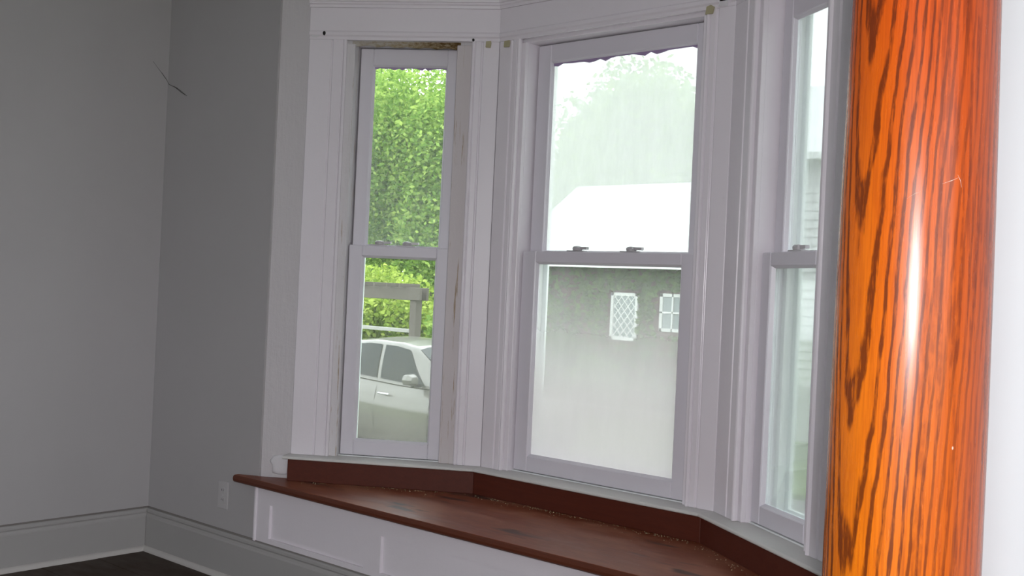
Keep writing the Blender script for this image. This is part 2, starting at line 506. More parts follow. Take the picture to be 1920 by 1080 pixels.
for k in (1, 2, 3):
    F = FRM[k]; L = F.L; k0, k1 = KM[k]; a, b = OPEN[k]
    win = tag(empty('window_%d' % k), WLAB[k], None, None, 'structure')
    mt = M_worn if k == 1 else M_trim
    (c0, c1), (d0, d1) = CAS[k]
    jm = {1: M_jworn, 2: M_trim, 3: M_trim}[k]
    vprism(MB(), F, casing_poly(c0, c1, 1), ZST, 2.226).build('casing', M_trim, win, bevel=0.0012)
    vprism(MB(), F, casing_poly(d0, d1, -1), ZST, 2.226).build('casing', M_trim, win, bevel=0.0012)
    s0, s1 = SASH[k]; g0, g1 = GL[k]
    # jambs and stops
    fbox(MB(), F, a, s0 - 0.002, WT, -0.028, ZO0, 2.226).build('jamb', mt, win, bevel=0.002)
    fbox(MB(), F, s1 + 0.002, b, WT, -0.028, ZO0, 2.226).build('jamb', jm, win, bevel=0.002)
    fbox(MB(), F, a, b, WT, -0.026, 2.2135, ZO1).build('head_jamb', mt, win, bevel=0.002)
    fbox(MB(), F, c1 - 0.004, s0 - 0.0015, -0.030, -0.012, ZST, 2.2135).build('stop', mt, win, bevel=0.002)
    fbox(MB(), F, s1 + 0.0015, d0 + 0.004, -0.030, -0.012, ZST, 2.2135).build('stop', jm, win, bevel=0.002)
    # sill block outside, stool with rounded nose inside
    st = [(-0.040, 0.536), (-0.040, ZST), (0.058, ZST - 0.001), (0.064, ZST - 0.004), (0.066, ZST - 0.008), (0.064, ZST - 0.012), (0.056, 0.536)]
    sstart = 0.115 if k == 1 else 0.0
    send = L if k < 3 else 0.80
    hprism(MB(), F, st, sstart, send, 0 if k == 1 else k0, k1 if k < 3 else 0).build('stool', M_stool, win, bevel=0.0015)
    fbox(MB(), F, a, b, -0.21, -0.041, 0.505, 0.553).build('outer_sill', M_ext, win, bevel=0.003)
    up_ = sash('upper_sash', F, s0 + 0.0035, s1 - 0.0035, g0, g1, 1.366, 2.210, 1.404, 2.142, -0.083, 0.034, M_sash, win, PANES[k][0])
    lo_ = sash('lower_sash', F, s0 + 0.0025, s1 - 0.0025, g0, g1, 0.556, 1.405, 0.615, 1.362, -0.043, 0.037, M_sash, win, PANES[k][1])
    # sash locks on the meeting rail
    for s in LOCKS[k]:
        lk = MB()
        fbox(lk, F, s - 0.042, s + 0.036, -0.076, -0.048, 1.405, 1.410)
        c0_ = F(s, -0.062, 0)
        lk.lathe([(0.018, 1.410), (0.020, 1.419), (0.015, 1.425), (0.003, 1.427)], (c0_[0], c0_[1], 0), 14)
        lk.loop([[F(s + x, -0.062 + y, z) for y, z in ((-0.008, 1.414), (0.008, 1.414), (0.008, 1.424), (-0.008, 1.424))] for x in (0.0, 0.036, 0.048)])
        lk.build('sash_lock', M_lock, lo_, bevel=0.001)
    if k in (1, 2):
        # paint run over the glass edge, uneven lower rim
        pr = MB(); n = 26; za, q = 2.144, -0.083 - 0.012
        base = [(g0 + (g1 - g0) * i / n) for i in range(n + 1)]
        amp = 0.012 if k == 2 else 0.008
        low = [za - 0.010 - amp * (0.5 + 0.5 * math.sin(i * 1.3 + 2 * math.sin(i * 0.7))) for i in range(n + 1)]
        ringA = [F(u, q, za) for u in base]; ringB = [F(u, q, z) for u, z in zip(base, low)]
        ringC = [F(u, q - 0.003, z) for u, z in zip(base, low)]; ringD = [F(u, q - 0.003, za) for u in base]
        pr.loop([[ringA[i], ringB[i], ringC[i], ringD[i]] for i in range(n + 1)])
        pr.build('paint_run', M_lav, up_)
    # blind stop and storm window outside
    ex = MB()
    fbox(ex, F, s0, s0 + 0.022, -0.15, -0.122, 0.553, 2.21); fbox(ex, F, s1 - 0.022, s1, -0.15, -0.122, 0.553, 2.21)
    ex.build('blind_stop', M_ext, win)
    sw = MB(); so0, so1 = -0.165, -0.151
    x0, x1 = s0 - 0.01, s1 + 0.01
    fbox(sw, F, x0, x0 + 0.05, so0, so1, 0.553, 2.22); fbox(sw, F, x1 - 0.05, x1, so0, so1, 0.553, 2.22)
    fbox(sw, F, x0 + 0.05, x1 - 0.05, so0, so1, 0.553, 0.60); fbox(sw, F, x0 + 0.05, x1 - 0.05, so0, so1, 2.17, 2.22)
    fbox(sw, F, x0 + 0.05, x1 - 0.05, so0, so1, 1.372, 1.402)
    stw = sw.build('storm_frame', M_alu, win, bevel=0.002)
    p = MB(); fbox(p, F, x0 + 0.045, x1 - 0.045, -0.160, -0.157, 0.598, 1.375); p.build('pane', M_gst, stw)
    p = MB(); fbox(p, F, x0 + 0.045, x1 - 0.045, -0.160, -0.157, 1.400, 2.172); p.build('pane', M_gst, stw)
    # outside casing
    ec = MB()
    fbox(ec, F, a - 0.09, a, WT - 0.025, WT, 0.50, 2.32); fbox(ec, F, b, b + 0.09, WT - 0.025, WT, 0.50, 2.32)
    fbox(ec, F, a, b, WT - 0.025, WT, 2.24, 2.32)
    ec.build('outer_casing', M_ext, win)
    if k == 1:
        m = MB(); n = 18
        ring = []
        for i in range(n + 1):
            u = 0.30 + (0.745 - 0.30) * i / n
            z = 2.2135 - 0.004 - 0.009 * (i / n) - 0.003 * math.sin(i * 1.9)
            ring.append([F(u, -0.0245, 2.2265), F(u, -0.0245, z), F(u, -0.034, z), F(u, -0.034, 2.2265)])
        m.loop(ring); m.build('rotten_head_strip', M_rot, win)

# frieze boards and crown moulding over the windows ----------------------------------------
ZC = 2.354
for k in (1, 2, 3):
    F = FRM[k]; L = F.L; k0, k1 = KM[k]
    s0 = 0.127 if k == 1 else 0; s1 = L if k < 3 else 0.72
    fs = [(WF, 2.226), (WF, ZC), (0.003, ZC), (0.003, 2.262), (0.008, 2.256), (0.008, 2.244), (0.001, 2.238), (0.001, 2.226)]
    fr = hprism(MB(), F, fs, s0, s1, 0 if k == 1 else k0, k1 if k < 3 else 0).build('trim_%d' % k, M_trim, bevel=0.0012)
    tag(fr, {1: 'painted head board over the narrow window showing trees', 2: 'painted head board over the wide middle window',
             3: 'painted head board over the window beside the column'}[k], None, None, 'structure')
    cs = [(WF, ZC), (WF, 2.46), (0.095, 2.46), (0.095, 2.445), (0.086, 2.440)]
    cs += [(0.024 + 0.058 * (1 - math.cos(t)), 2.376 + 0.060 * math.sin(t)) for t in [math.pi / 2 * (1 - i / 7) for i in range(8)]]
    cs += [(0.018, 2.374), (0.018, 2.368), (0.012, 2.364), (0.010, ZC)]
    cm = hprism(MB(), F, cs, s0, s1, 0 if k == 1 else k0, k1 if k < 3 else 0).build('trim_%d' % (k + 3), M_trim)
    tag(cm, {1: 'crown moulding above the narrow window showing trees', 2: 'crown moulding above the wide middle window',
             3: 'crown moulding above the window beside the column'}[k], None, None, 'structure')
    # glue remains, bracket holes
    if k == 1:
        for s, z, r in ((0.190, 2.250, 0.0075), (0.800, 2.231, 0.005)):
            h = MB(); ring = []
            h.loop([[F(s + rr * math.cos(t), o, z + 1.3 * rr * math.sin(t)) for t in [i * math.pi / 5 for i in range(10)]]
                    for o, rr in ((0.0035, r), (0.0095, r * 0.8))])
            h.build('screw_hole', M_dark, fr)
        patches = [(0.862, 2.214, 0.022, 0.026)]
        for (u, z, w_, h_) in ((0.150, 2.243, 0.03, 0.022),):
            m = MB(); m.loop([[F(u + w_ * 0.6 * math.cos(t) * (1 + 0.3 * math.sin(3 * t)), o, z + h_ * 0.6 * math.sin(t) * (1 + 0.2 * math.cos(2 * t)))
                              for t in [i * math.pi / 6 for i in range(12)]] for o in (0.003, 0.0055)])
            m.build('old_filler', M_lump, fr)
    elif k == 2:
        patches = [(0.045, 2.212, 0.030, 0.026)]
    else: patches = []
    for (u, z, w_, h_) in patches:
        m = MB(); hx, hz = w_ / 2, h_ / 2
        pl = [(-hx, -hz * .9), (hx * .8, -hz), (hx, hz * .3), (hx * .9, hz), (-hx * .9, hz * .9)]
        m.loop([[F(u + x, o, z + y) for x, y in pl] for o in (0.004, 0.011)])
        m.build('glue_patch', M_glue, fr, bevel=0.001)
    if k == 2:
        m = MB(); pl = [(-0.016, -0.014), (0.012, -0.014), (0.018, 0.008), (0.004, 0.016), (-0.012, 0.012)]
        m.loop([[F(0.952 + x, o, 2.222 + y) for x, y in pl] for o in (0.003, 0.010)])
        m.build('glue_patch', M_glue, fr, bevel=0.001)
        m = MB(); pl = [(-0.02, -0.016), (0.014, -0.02), (0.018, 0.014), (-0.012, 0.018)]
        m.loop([[F(1.004 + x, o, 2.246 + y) for x, y in pl] for o in (0.003, 0.008)])
        m.build('old_filler', M_lump, fr, bevel=0.001)

# plaster lump at the foot of the bay corner
m = MB(); cx, cz = 0.090, 0.500
rings = []
for o, sc_ in ((WF - 0.002, 1.0), (WF + 0.004, 0.95), (WF + 0.007, 0.8), (WF + 0.009, 0.5), (WF + 0.008, 0.15)):
    rings.append([F1(cx + 0.052 * sc_ * math.cos(t) * (1 + 0.16 * math.sin(3 * t + 1) + 0.06 * math.sin(7 * t) + 0.04 * math.sin(11 * t + 2)), o, cz + 0.047 * sc_ * math.sin(t) * (1 + 0.12 * math.cos(2 * t)))
                  for t in [i * 2 * math.pi / 22 for i in range(22)]])
m.loop(rings); m.build('plaster_patch', M_lump, bay_walls[1], smooth=True)

# ------------------------------------------------------------------ window seat
seat = tag(empty('window_seat', (1.28, 0.0, 0)), 'red-brown wooden window seat with white panelled front in the bay', 'window seat')
SO = Vector((-1.28, 0, 0))
def seatbuild(mb, name, mat, parent=None, **kw):
    mb.v = [(x - 1.28, y, z) for x, y, z in mb.v]
    return mb.build(name, mat, parent or seat, **kw)
ZS = 0.450
o_ = 0.052
ins = []
def off_pt(F, s, o): return F(s, o, 0)[:2]
back = [off_pt(F3, L1 - 0.0, 0.0), off_pt(F3, TA * 0.0, 0.0), off_pt(F2, 0, 0.0), off_pt(F1, 0.0, 0.0)]
front_y = -0.062
poly = [(-0.085, front_y), (2.645, front_y), (2.65, -0.02), (2.57, -0.002), back[0], back[1], back[2], back[3], (-0.012, -0.002), (-0.086, -0.046)]
mb = MB(); e = 0.006
def shrink(p, d):
    c0 = Vector((1.28, 0.2))
    out = []
    for x, y in p:
        out.append((x, y + (d if y < -0.03 else 0)))
    return out
mb.loop([[(x, y, ZS - 0.028) for x, y in shrink(poly, 0.006)], [(x, y, ZS - 0.021) for x, y in poly],
         [(x, y, ZS - 0.006) for x, y in poly], [(x, y, ZS) for x, y in shrink(poly, 0.006)]])
seatbuild(mb, 'seat_board', M_seat)
# strip that edges the board
mb = MB(); mb.loop([[(x, front_y - 0.001 + dy, ZS - 0.028 + dz) for dy, dz in ((0.004, 0.0), (-0.001, 0.005), (-0.003, 0.014), (-0.001, 0.023), (0.004, 0.0275), (0.006, 0.014))]
                    for x in (-0.085, 0.45, 2.645)])
seatbuild(mb, 'front_edge', M_seatedge)
for k in (1, 2, 3):
    F = FRM[k]; k0, k1 = KM[k]
    s0 = 0.135 if k == 1 else 0; s1 = F.L if k < 3 else 0.80
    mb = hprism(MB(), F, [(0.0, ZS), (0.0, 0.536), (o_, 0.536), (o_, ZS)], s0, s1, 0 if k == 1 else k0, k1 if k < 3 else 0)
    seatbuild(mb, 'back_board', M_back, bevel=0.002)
M_crumb = plain('dust_crumbs', (0.34, 0.28, 0.17), 0.9, var=0.4, scale=40)
mb = MB(); rr = random.Random(5)
for i in range(420):
    k = rr.choice((1, 1, 2, 2, 2, 3)); F = FRM[k]
    u = rr.uniform(0.2 if k == 1 else 0.05, min(F.L, 0.78 if k == 3 else 9) - 0.03)
    d = o_ + 0.004 + abs(rr.gauss(0, 0.022)) + (0.10 * rr.random() if rr.random() < 0.10 else 0)
    x, y, _ = F(u, d, 0); q = rr.uniform(0.0008, 0.0026); a = rr.uniform(0, 3)
    if y < front_y + 0.02: continue
    mb.add([(x + q * math.cos(a), y + q * math.sin(a), ZS), (x + q * math.cos(a + 2.1), y + q * math.sin(a + 2.1), ZS), (x + q * math.cos(a + 4.2), y + q * math.sin(a + 4.2), ZS), (x, y, ZS + q * 1.2)],
           [(0, 1, 3), (1, 2, 3), (2, 0, 3)])
cr_ = seatbuild(mb, 'dust_crumbs', M_crumb); cr_['kind'] = 'stuff'
# panelled front
PX = [(0.088, 0.660), (0.748, 1.812), (1.90, 2.472)]
PZ0, PZ1 = 0.212, 0.346
mb = MB()
zt = ZS - 0.028
mb.box(0, P3.x, -0.006, 0.014, 0.0, PZ0); mb.box(0, P3.x, -0.006, 0.014, PZ1, zt)
xs = [0.0] + [v for p in PX for v in p] + [P3.x]
for i in range(0, len(xs), 2): mb.box(xs[i], xs[i + 1], -0.006, 0.014, PZ0, PZ1)
seatbuild(mb, 'front_frame', M_trim)
for (a, b) in PX:
    mb = MB(); mb.box(a - 0.005, b + 0.005, 0.006, 0.012, PZ0 - 0.005, PZ1 + 0.005)
    seatbuild(mb, 'panel', M_trim)
mb = MB(); mb.box(-0.008, 0.006, -0.014, 0.0, 0.19, zt)
seatbuild(mb, 'corner_bead', M_trim, bevel=0.003)

# ------------------------------------------------------------------ wall outlet
ox, oz = 0.5845 - 0.8207, 0.336
out = tag(empty('wall_outlet', (ox, 0, oz)), 'painted-over electrical outlet with cover plate low on the shaded wall', 'outlet')
m = MB(); m.box(-0.035, 0.035, -0.0065, 0.0, -0.057, 0.057); m.build('cover_plate', M_plate, out, bevel=0.003, segs=2)
for dz in (-0.020, 0.020):
    m = MB()
    m.loop([[(0.017 * math.cos(t), y, dz + max(-0.0125, min(0.0125, 0.017 * math.sin(t)))) for t in [i * math.pi / 12 for i in range(24)]] for y in (-0.0065, -0.0085)])
    s_ = m.build('socket', M_plate, out)
    for dx in (-0.006, 0.006):
        m = MB(); m.box(dx - 0.001, dx + 0.001, -0.0089, -0.0084, dz - 0.002, dz + 0.006); m.build('slot', M_dark, s_)
m = MB(); m.lathe([(0.0035, -0.0065), (0.003, -0.0082)], (0, 0, 0), 10, 'y'); m.build('screw', M_lock, out)

# cobweb in the room corner ----------------------------------------------------------------
cw = tag(empty('cobweb', (XL, 0, 2.1)), 'wispy dark cobweb strand across the wall corner', 'cobweb')
def strand(pts, r):
    m = MB(); m.tube([(x, y, z) for x, y, z in pts], r, 4); m.build('strand', M_web, cw)
strand([(0.002, -0.035, 0.062), (0.006, -0.012, 0.035), (0.02, -0.006, 0.012), (0.075, -0.004, -0.008), (0.12, -0.004, -0.032), (0.155, -0.003, -0.047)], 0.0014)
strand([(0.002, -0.08, 0.105), (0.003, -0.05, 0.075), (0.004, -0.015, 0.04)], 0.0007)
strand([(0.06, -0.003, 0.0), (0.11, -0.003, -0.022), (0.165, -0.003, -0.052)], 0.0009)

# ------------------------------------------------------------------ oak column
t = NT('varnished_oak')
tc = t.n('ShaderNodeTexCoord'); sp = t.n('ShaderNodeSeparateXYZ'); t.l(tc.outputs['Object'], sp.inputs[0])
nz = t.noise(t.coord((9, 9, 1.5)), 1.6, 3, 0.5)
nz2 = t.noise(t.coord((40, 40, 5)), 2.0, 4, 0.6)
nz3 = t.noise(t.coord((5, 5, 0.55), loc=(3, 1, 2)), 1.3, 2, 0.5)
nz4 = t.noise(t.coord((55, 55, 16), loc=(1, 5, 2)), 1.2, 3, 0.6)
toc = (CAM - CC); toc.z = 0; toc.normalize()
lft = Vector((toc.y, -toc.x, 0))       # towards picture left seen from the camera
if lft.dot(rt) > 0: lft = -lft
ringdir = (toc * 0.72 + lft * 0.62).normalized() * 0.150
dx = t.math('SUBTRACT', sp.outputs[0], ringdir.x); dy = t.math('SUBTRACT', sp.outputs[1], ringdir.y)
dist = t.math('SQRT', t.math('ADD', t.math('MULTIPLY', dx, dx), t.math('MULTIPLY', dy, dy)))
val = t.math('ADD', dist, t.math('MULTIPLY', sp.outputs[2], -0.040))
val = t.math('ADD', val, t.math('MULTIPLY', t.math('SUBTRACT', nz, 0.5), 0.022))
val = t.math('ADD', val, t.math('MULTIPLY', t.math('SUBTRACT', nz3, 0.5), 0.040))
val = t.math('ADD', val, t.math('MULTIPLY', t.math('SUBTRACT', nz2, 0.5), 0.0050))
val = t.math('ADD', val, t.math('MULTIPLY', t.math('SUBTRACT', nz4, 0.5), 0.0040))
wv = t.math('FRACT', t.math('MULTIPLY', val, 92.0))
wid = t.math('MULTIPLY', t.math('SUBTRACT', t.noise(t.coord((14, 14, 2), loc=(7, 2, 1)), 1.5, 2), 0.5), 0.5)
line = t.ramp(t.math('ADD', wv, t.math('MULTIPLY', wid, t.math('SUBTRACT', 1.0, wv))), [(0.0, 0.0), (0.54, 0.0), (0.66, 1.0), (0.90, 1.0), (1.0, 0.0)])
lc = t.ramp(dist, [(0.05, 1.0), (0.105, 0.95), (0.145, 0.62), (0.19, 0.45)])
line = t.math('MULTIPLY', line, lc)
brk = t.ramp(t.noise(t.coord((80, 80, 9)), 2.2, 4, 0.65), [(0.34, 0.35), (0.50, 1.0)])
fine = t.noise(t.coord((150, 150, 5)), 2.5, 3, 0.6)
dash = t.ramp(t.noise(t.coord((150, 150, 3.6), loc=(4, 4, 4)), 1.0, 3, 0.5), [(0.50, 0.0), (0.58, 1.0)])
dash = t.math('MULTIPLY', dash, t.ramp(t.noise(t.coord((60, 60, 22)), 1.4, 3, 0.6), [(0.38, 0.25), (0.55, 1.0)]))
dash = t.math('MULTIPLY', dash, t.ramp(dist, [(0.08, 0.15), (0.13, 0.62), (0.18, 0.75)]))
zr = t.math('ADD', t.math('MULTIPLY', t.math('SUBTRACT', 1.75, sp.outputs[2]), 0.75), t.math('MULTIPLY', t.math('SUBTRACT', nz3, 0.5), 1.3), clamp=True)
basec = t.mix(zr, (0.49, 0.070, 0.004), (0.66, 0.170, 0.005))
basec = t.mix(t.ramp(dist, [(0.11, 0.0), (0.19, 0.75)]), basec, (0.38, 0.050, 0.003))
basec = t.mix(t.ramp(fine, [(0.35, 0.35), (0.6, 0.0)]), basec, (0.30, 0.035, 0.004))
colr = t.mix(t.math('MULTIPLY', t.math('MULTIPLY', line, brk), 0.86), basec, (0.085, 0.014, 0.003))
colr = t.mix(t.math('MULTIPLY', dash, 0.80), colr, (0.12, 0.015, 0.003))
speck = t.n('ShaderNodeTexVoronoi'); speck.inputs['Scale'].default_value = 34; t.l(t.coord((1, 1, 0.55)), speck.inputs['Vector'])
spk = t.ramp(speck.outputs['Distance'], [(0.035, 1.0), (0.055, 0.0)])
cellsel = t.ramp(speck.outputs['Color'], [(0.80, 0.0), (0.82, 1.0)])
colr = t.mix(t.math('MULTIPLY', spk, cellsel), colr, (0.75, 0.50, 0.38))
rg = t.ramp(nz2, [(0.3, 0.24), (0.7, 0.29)])
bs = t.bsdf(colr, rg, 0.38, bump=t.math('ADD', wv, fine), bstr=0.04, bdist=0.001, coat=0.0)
M_oak = t.done(bs)

colm = tag(empty('oak_column', (CC.x, CC.y, 0)), 'round varnished orange oak column in front of the white wall', 'column', None, 'thing')
prof = [(0.105, 0.17), (CRAD, 0.22), (CRAD, 0.6), (CRAD, 0.95), (0.1050, 1.10), (0.1040, 1.25), (0.1028, 1.38), (0.1012, 1.50), (0.0992, 1.62), (0.0970, 1.76),
        (0.0940, 1.95), (0.0905, 2.2), (0.0880, 2.45), (0.0875, 2.56)]
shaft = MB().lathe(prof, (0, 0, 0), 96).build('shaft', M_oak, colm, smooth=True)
MB().lathe([(0.150, 0.0), (0.150, 0.06), (0.135, 0.07), (0.142, 0.09), (0.142, 0.115), (0.120, 0.13), (0.120, 0.145), (0.112, 0.17)], (0, 0, 0), 64).build('base', M_oak, colm, bevel=0.004)
MB().lathe([(0.0875, 2.56), (0.098, 2.575), (0.098, 2.595), (0.090, 2.605), (0.096, 2.65), (0.125, 2.70), (0.130, 2.715), (0.130, CEIL)], (0, 0, 0), 64).build('capital', M_oak, colm, bevel=0.004)
M_scr = plain('pale_scratch', (0.70, 0.52, 0.42), 0.6)
def scratch(pts, w):
    """raised pale scuff following the shaft: pts are (angle from the camera-facing line, towards picture right, z)"""
    m = MB(); rings = []
    for i, (a, z) in enumerate(pts):
        d = toc * math.cos(a) - lft * math.sin(a)
        r = np.interp(z, [p[1] for p in prof], [p[0] for p in prof])
        ww = w * (0.3 if i in (0, len(pts) - 1) else 1.0)
        rings.append([tuple(d * (r + h)) [:2] + (z + dz,) for h, dz in ((-0.0004, -ww), (0.0004, 0), (-0.0004, ww))])
    m.loop(rings); m.build('scratch', M_scr, shaft)
scratch([(0.30, 1.415), (0.42, 1.420), (0.52, 1.425)], 0.0010)
scratch([(0.50, 1.428), (0.54, 1.421), (0.56, 1.412)], 0.0016)
scratch([(-0.12, 1.395), (-0.02, 1.402), (0.04, 1.404)], 0.0008)
scratch([(-0.14, 1.375), (-0.10, 1.390)], 0.0008)

# ------------------------------------------------------------------ outdoors
t = NT('asphalt'); n = t.noise(t.coord(), 30, 6)
M_road = t.done(t.bsdf(t.mix(n, (0.11, 0.11, 0.105), (0.17, 0.17, 0.16)), 0.85, bump=n, bstr=0.3))
t = NT('lawn'); n = t.noise(t.coord(), 9, 6); n2 = t.noise(t.coord(), 0.7, 3)
M_lawn = t.done(t.bsdf(t.mix(n2, (0.07, 0.12, 0.03), (0.15, 0.21, 0.06)), 0.9, 0.2, bump=n, bstr=0.6, bdist=0.03))
m = MB(); m.box(-60, 50, 0.2, 4.4, G - 0.4, G); tag(m.build('ground_near', M_lawn), 'strip of lawn between house and street', None, None, 'structure')
m = MB(); m.box(-60, 50, 4.4, 8.4, G - 0.4, G - 0.06); tag(m.build('street', M_road), 'grey asphalt street in front of the house', None, None, 'structure')
m = MB(); m.box(-60, 50, 8.4, 60, G - 0.4, G); tag(m.build('ground_far', M_lawn), 'lawn on the far side of the street', None, None, 'structure')
m = MB(); m.box(-60, 50, -30, 0.2, G - 0.4, G - 0.1); tag(m.build('ground_under', M_lawn), 'ground under and behind the house', None, None, 'structure')


def leaf_mat(name, a, b, c_):
    t = NT(name)
    g = t.n('ShaderNodeNewGeometry')
    col = t.ramp(g.outputs['Random Per Island'], [(0.0, a), (0.5, b), (1.0, c_)])
    df = t.n('ShaderNodeBsdfDiffuse'); t.l(col, df.inputs[0])
    tl = t.n('ShaderNodeBsdfTranslucent'); t.l(col, tl.inputs[0])
    ms = t.n('ShaderNodeMixShader'); ms.inputs[0].default_value = 0.45
    t.l(df.outputs[0], ms.inputs[1]); t.l(tl.outputs[0], ms.inputs[2])
    return t.done(ms)


M_leafA = leaf_mat('tree_leaf', (0.12, 0.23, 0.04), (0.22, 0.36, 0.07), (0.42, 0.55, 0.14))
M_leafB = leaf_mat('light_bush_leaf', (0.19, 0.30, 0.045), (0.33, 0.44, 0.07), (0.48, 0.57, 0.14))
M_leafC = leaf_mat('ivy_leaf', (0.05, 0.11, 0.02), (0.09, 0.18, 0.035), (0.15, 0.26, 0.06))
M_bark = plain('bark', (0.11, 0.085, 0.06), 0.9, var=0.3, scale=14)


def leaves(name, pts, size, mat, parent):
    n = len(pts)
    d = RNG.normal(size=(n, 3)); d[:, 2] *= 0.8; d /= np.linalg.norm(d, axis=1)[:, None]
    e = np.cross(d, RNG.normal(size=(n, 3))); e /= np.linalg.norm(e, axis=1)[:, None]
    s = size * (0.6 + 0.8 * RNG.random(n))[:, None]
    a = pts - d * s * 0.5; c_ = pts + d * s * 0.5
    b1 = pts + e * s * 0.30; b2 = pts - e * s * 0.30
    v = np.stack([a, b1, c_, b2], 1).reshape(-1, 3)
    q = np.arange(n * 4).reshape(-1, 4)
    return mesh_np(name, v, q, mat, parent)


def crown_points(n, rad, lumps=26, seedc=None):
    """points on leaf clumps spread over an ellipsoid"""
    cl = RNG.normal(size=(lumps, 3)); cl /= np.linalg.norm(cl, axis=1)[:, None]
    cl *= (0.35 + 0.5 * RNG.random(lumps))[:, None]
    idx = RNG.integers(0, lumps, n)
    p = RNG.normal(size=(n, 3)); p /= np.linalg.norm(p, axis=1)[:, None]
    p *= (0.40 * RNG.random(n) ** 0.4)[:, None]
    return (cl[idx] + p) * np.array(rad)


def tree(name, label, loc, rad, zc, n, size, mat, trunk_r, group=None, cat='tree'):
    o = tag(empty(name, loc), label, cat, group)
    pts = crown_points(n, rad, 40) + np.array([0, 0, zc - loc[2]])
    leaves('foliage', pts, size, mat, o)
    m = MB(); h = zc - loc[2]
    m.tube([(0, 0, 0), (0.05, 0.02, h * 0.35), (-0.04, 0.06, h * 0.7), (0, 0, h)], [trunk_r, trunk_r * 0.8, trunk_r * 0.65, trunk_r * 0.3], 10)
    for a in range(5):
        t_ = a * 1.256
        m.tube([(0, 0, h * (0.5 + 0.08 * a)), (rad[0] * 0.35 * math.cos(t_), rad[1] * 0.35 * math.sin(t_), h * (0.75 + 0.06 * a)),
                (rad[0] * 0.7 * math.cos(t_), rad[1] * 0.7 * math.sin(t_), h * (0.95 + 0.08 * a))], [trunk_r * 0.45, trunk_r * 0.3, trunk_r * 0.1], 6)
    m.build('trunk', M_bark, o, smooth=True)
    return o


tree('leafy_tree', 'tall light green tree filling the upper pane of the narrow window', (-14.2, 15.0, G), (2.2, 2.2, 3.4), 3.3, 90000, 0.105, M_leafA, 0.16)
tree('leafy_tree', 'darker leafy tree further back along the street', (-22.0, 20.0, G), (3.2, 3.2, 4.4), 4.6, 30000, 0.20, M_leafA, 0.20)
tree('leafy_tree', 'pale hazy tree rising behind the ivy house roof', (-13.0, 22.4, G), (3.0, 2.1, 3.1), 4.4, 26000, 0.18, M_leafA, 0.18)
tree('leafy_tree', 'tree behind the white sided house', (-4.6, 22.6, G), (2.2, 2.2, 3.0), 5.6, 12000, 0.22, M_leafA, 0.18)
tree('leafy_tree', 'leafy tree standing nearest the street beyond the arbor', (-19.2, 11.6, G), (2.2, 2.2, 3.4), 3.4, 30000, 0.16, M_leafA, 0.16)
tree('leafy_tree', 'broad tree in the gap between the far trees', (-18.6, 28.4, G), (3.4, 2.8, 4.6), 4.8, 26000, 0.24, M_leafA, 0.20)
tree('garden_shrub', 'bright yellow-green shrub behind the wooden arbor', (-11.35, 11.0, G), (1.1, 1.0, 1.2), 0.60, 20000, 0.10, M_leafB, 0.06, None, 'shrub')
tree('garden_shrub', 'green shrub growing beside the wooden arbor post', (-8.75, 10.5, G), (0.6, 0.65, 1.1), 0.35, 11000, 0.10, M_leafA, 0.05, None, 'shrub')
tree('garden_shrub', 'low bush in front of the ivy house', (-7.6, 12.6, G), (0.6, 0.5, 0.5), -0.35, 5000, 0.10, M_leafC, 0.04, None, 'shrub')

# wooden arbor -----------------------------------------------------------------------------
M_arb = plain('weathered_grey_wood', (0.085, 0.074, 0.062), 0.85, var=0.25, scale=10)
M_rail = plain('pale_rail_paint', (0.26, 0.26, 0.24), 0.7)
arb = tag(empty('garden_arbor', (-9.35, 9.25, G)), 'weathered grey wooden arbor frame behind the car', 'arbor')
for x in (-0.95, 0.62):
    m = MB(); m.box(x - 0.07, x + 0.07, -0.07, 0.07, 0, 1.95); m.build('post', M_arb, arb, bevel=0.008)
m = MB(); m.box(-1.25, 0.80, -0.10, -0.05, 1.86, 2.06); m.build('beam', M_arb, arb, bevel=0.006)
m = MB(); m.box(-1.25, 0.80, 0.05, 0.10, 1.86, 2.06); m.build('beam', M_arb, arb, bevel=0.006)
for x in (-0.75, -0.45, -0.15, 0.15, 0.45):
    m = MB(); m.box(x - 0.02, x + 0.02, -0.22, 0.22, 2.06, 2.12); m.build('slat', M_arb, arb, bevel=0.004)
m = MB(); m.box(-0.95, 0.62, -0.03, 0.03, 1.34, 1.40); m.build('rail', M_rail, arb, bevel=0.006)

# ------------------------------------------------------------------ parked car
t = NT('silver_car_paint'); n = t.noise(t.coord(), 3)
M_cpaint = t.done(t.bsdf(t.mix(n, (0.115, 0.112, 0.102), (0.13, 0.127, 0.116)), 0.30, 0.5, 0.2, coat=0.5))
M_cglass = plain('car_window_glass', (0.018, 0.022, 0.022), 0.10, 0, 0.2)
M_tyre = plain('tyre_rubber', (0.02, 0.02, 0.02), 0.85)
M_rim = plain('alloy_rim', (0.55, 0.56, 0.57), 0.3, 0.7)
M_lamp = plain('headlamp_lens', (0.85, 0.88, 0.90), 0.12)
M_blk = plain('black_plastic', (0.02, 0.02, 0.022), 0.6)
M_tail = plain('tail_lamp_red', (0.4, 0.02, 0.02), 0.2)

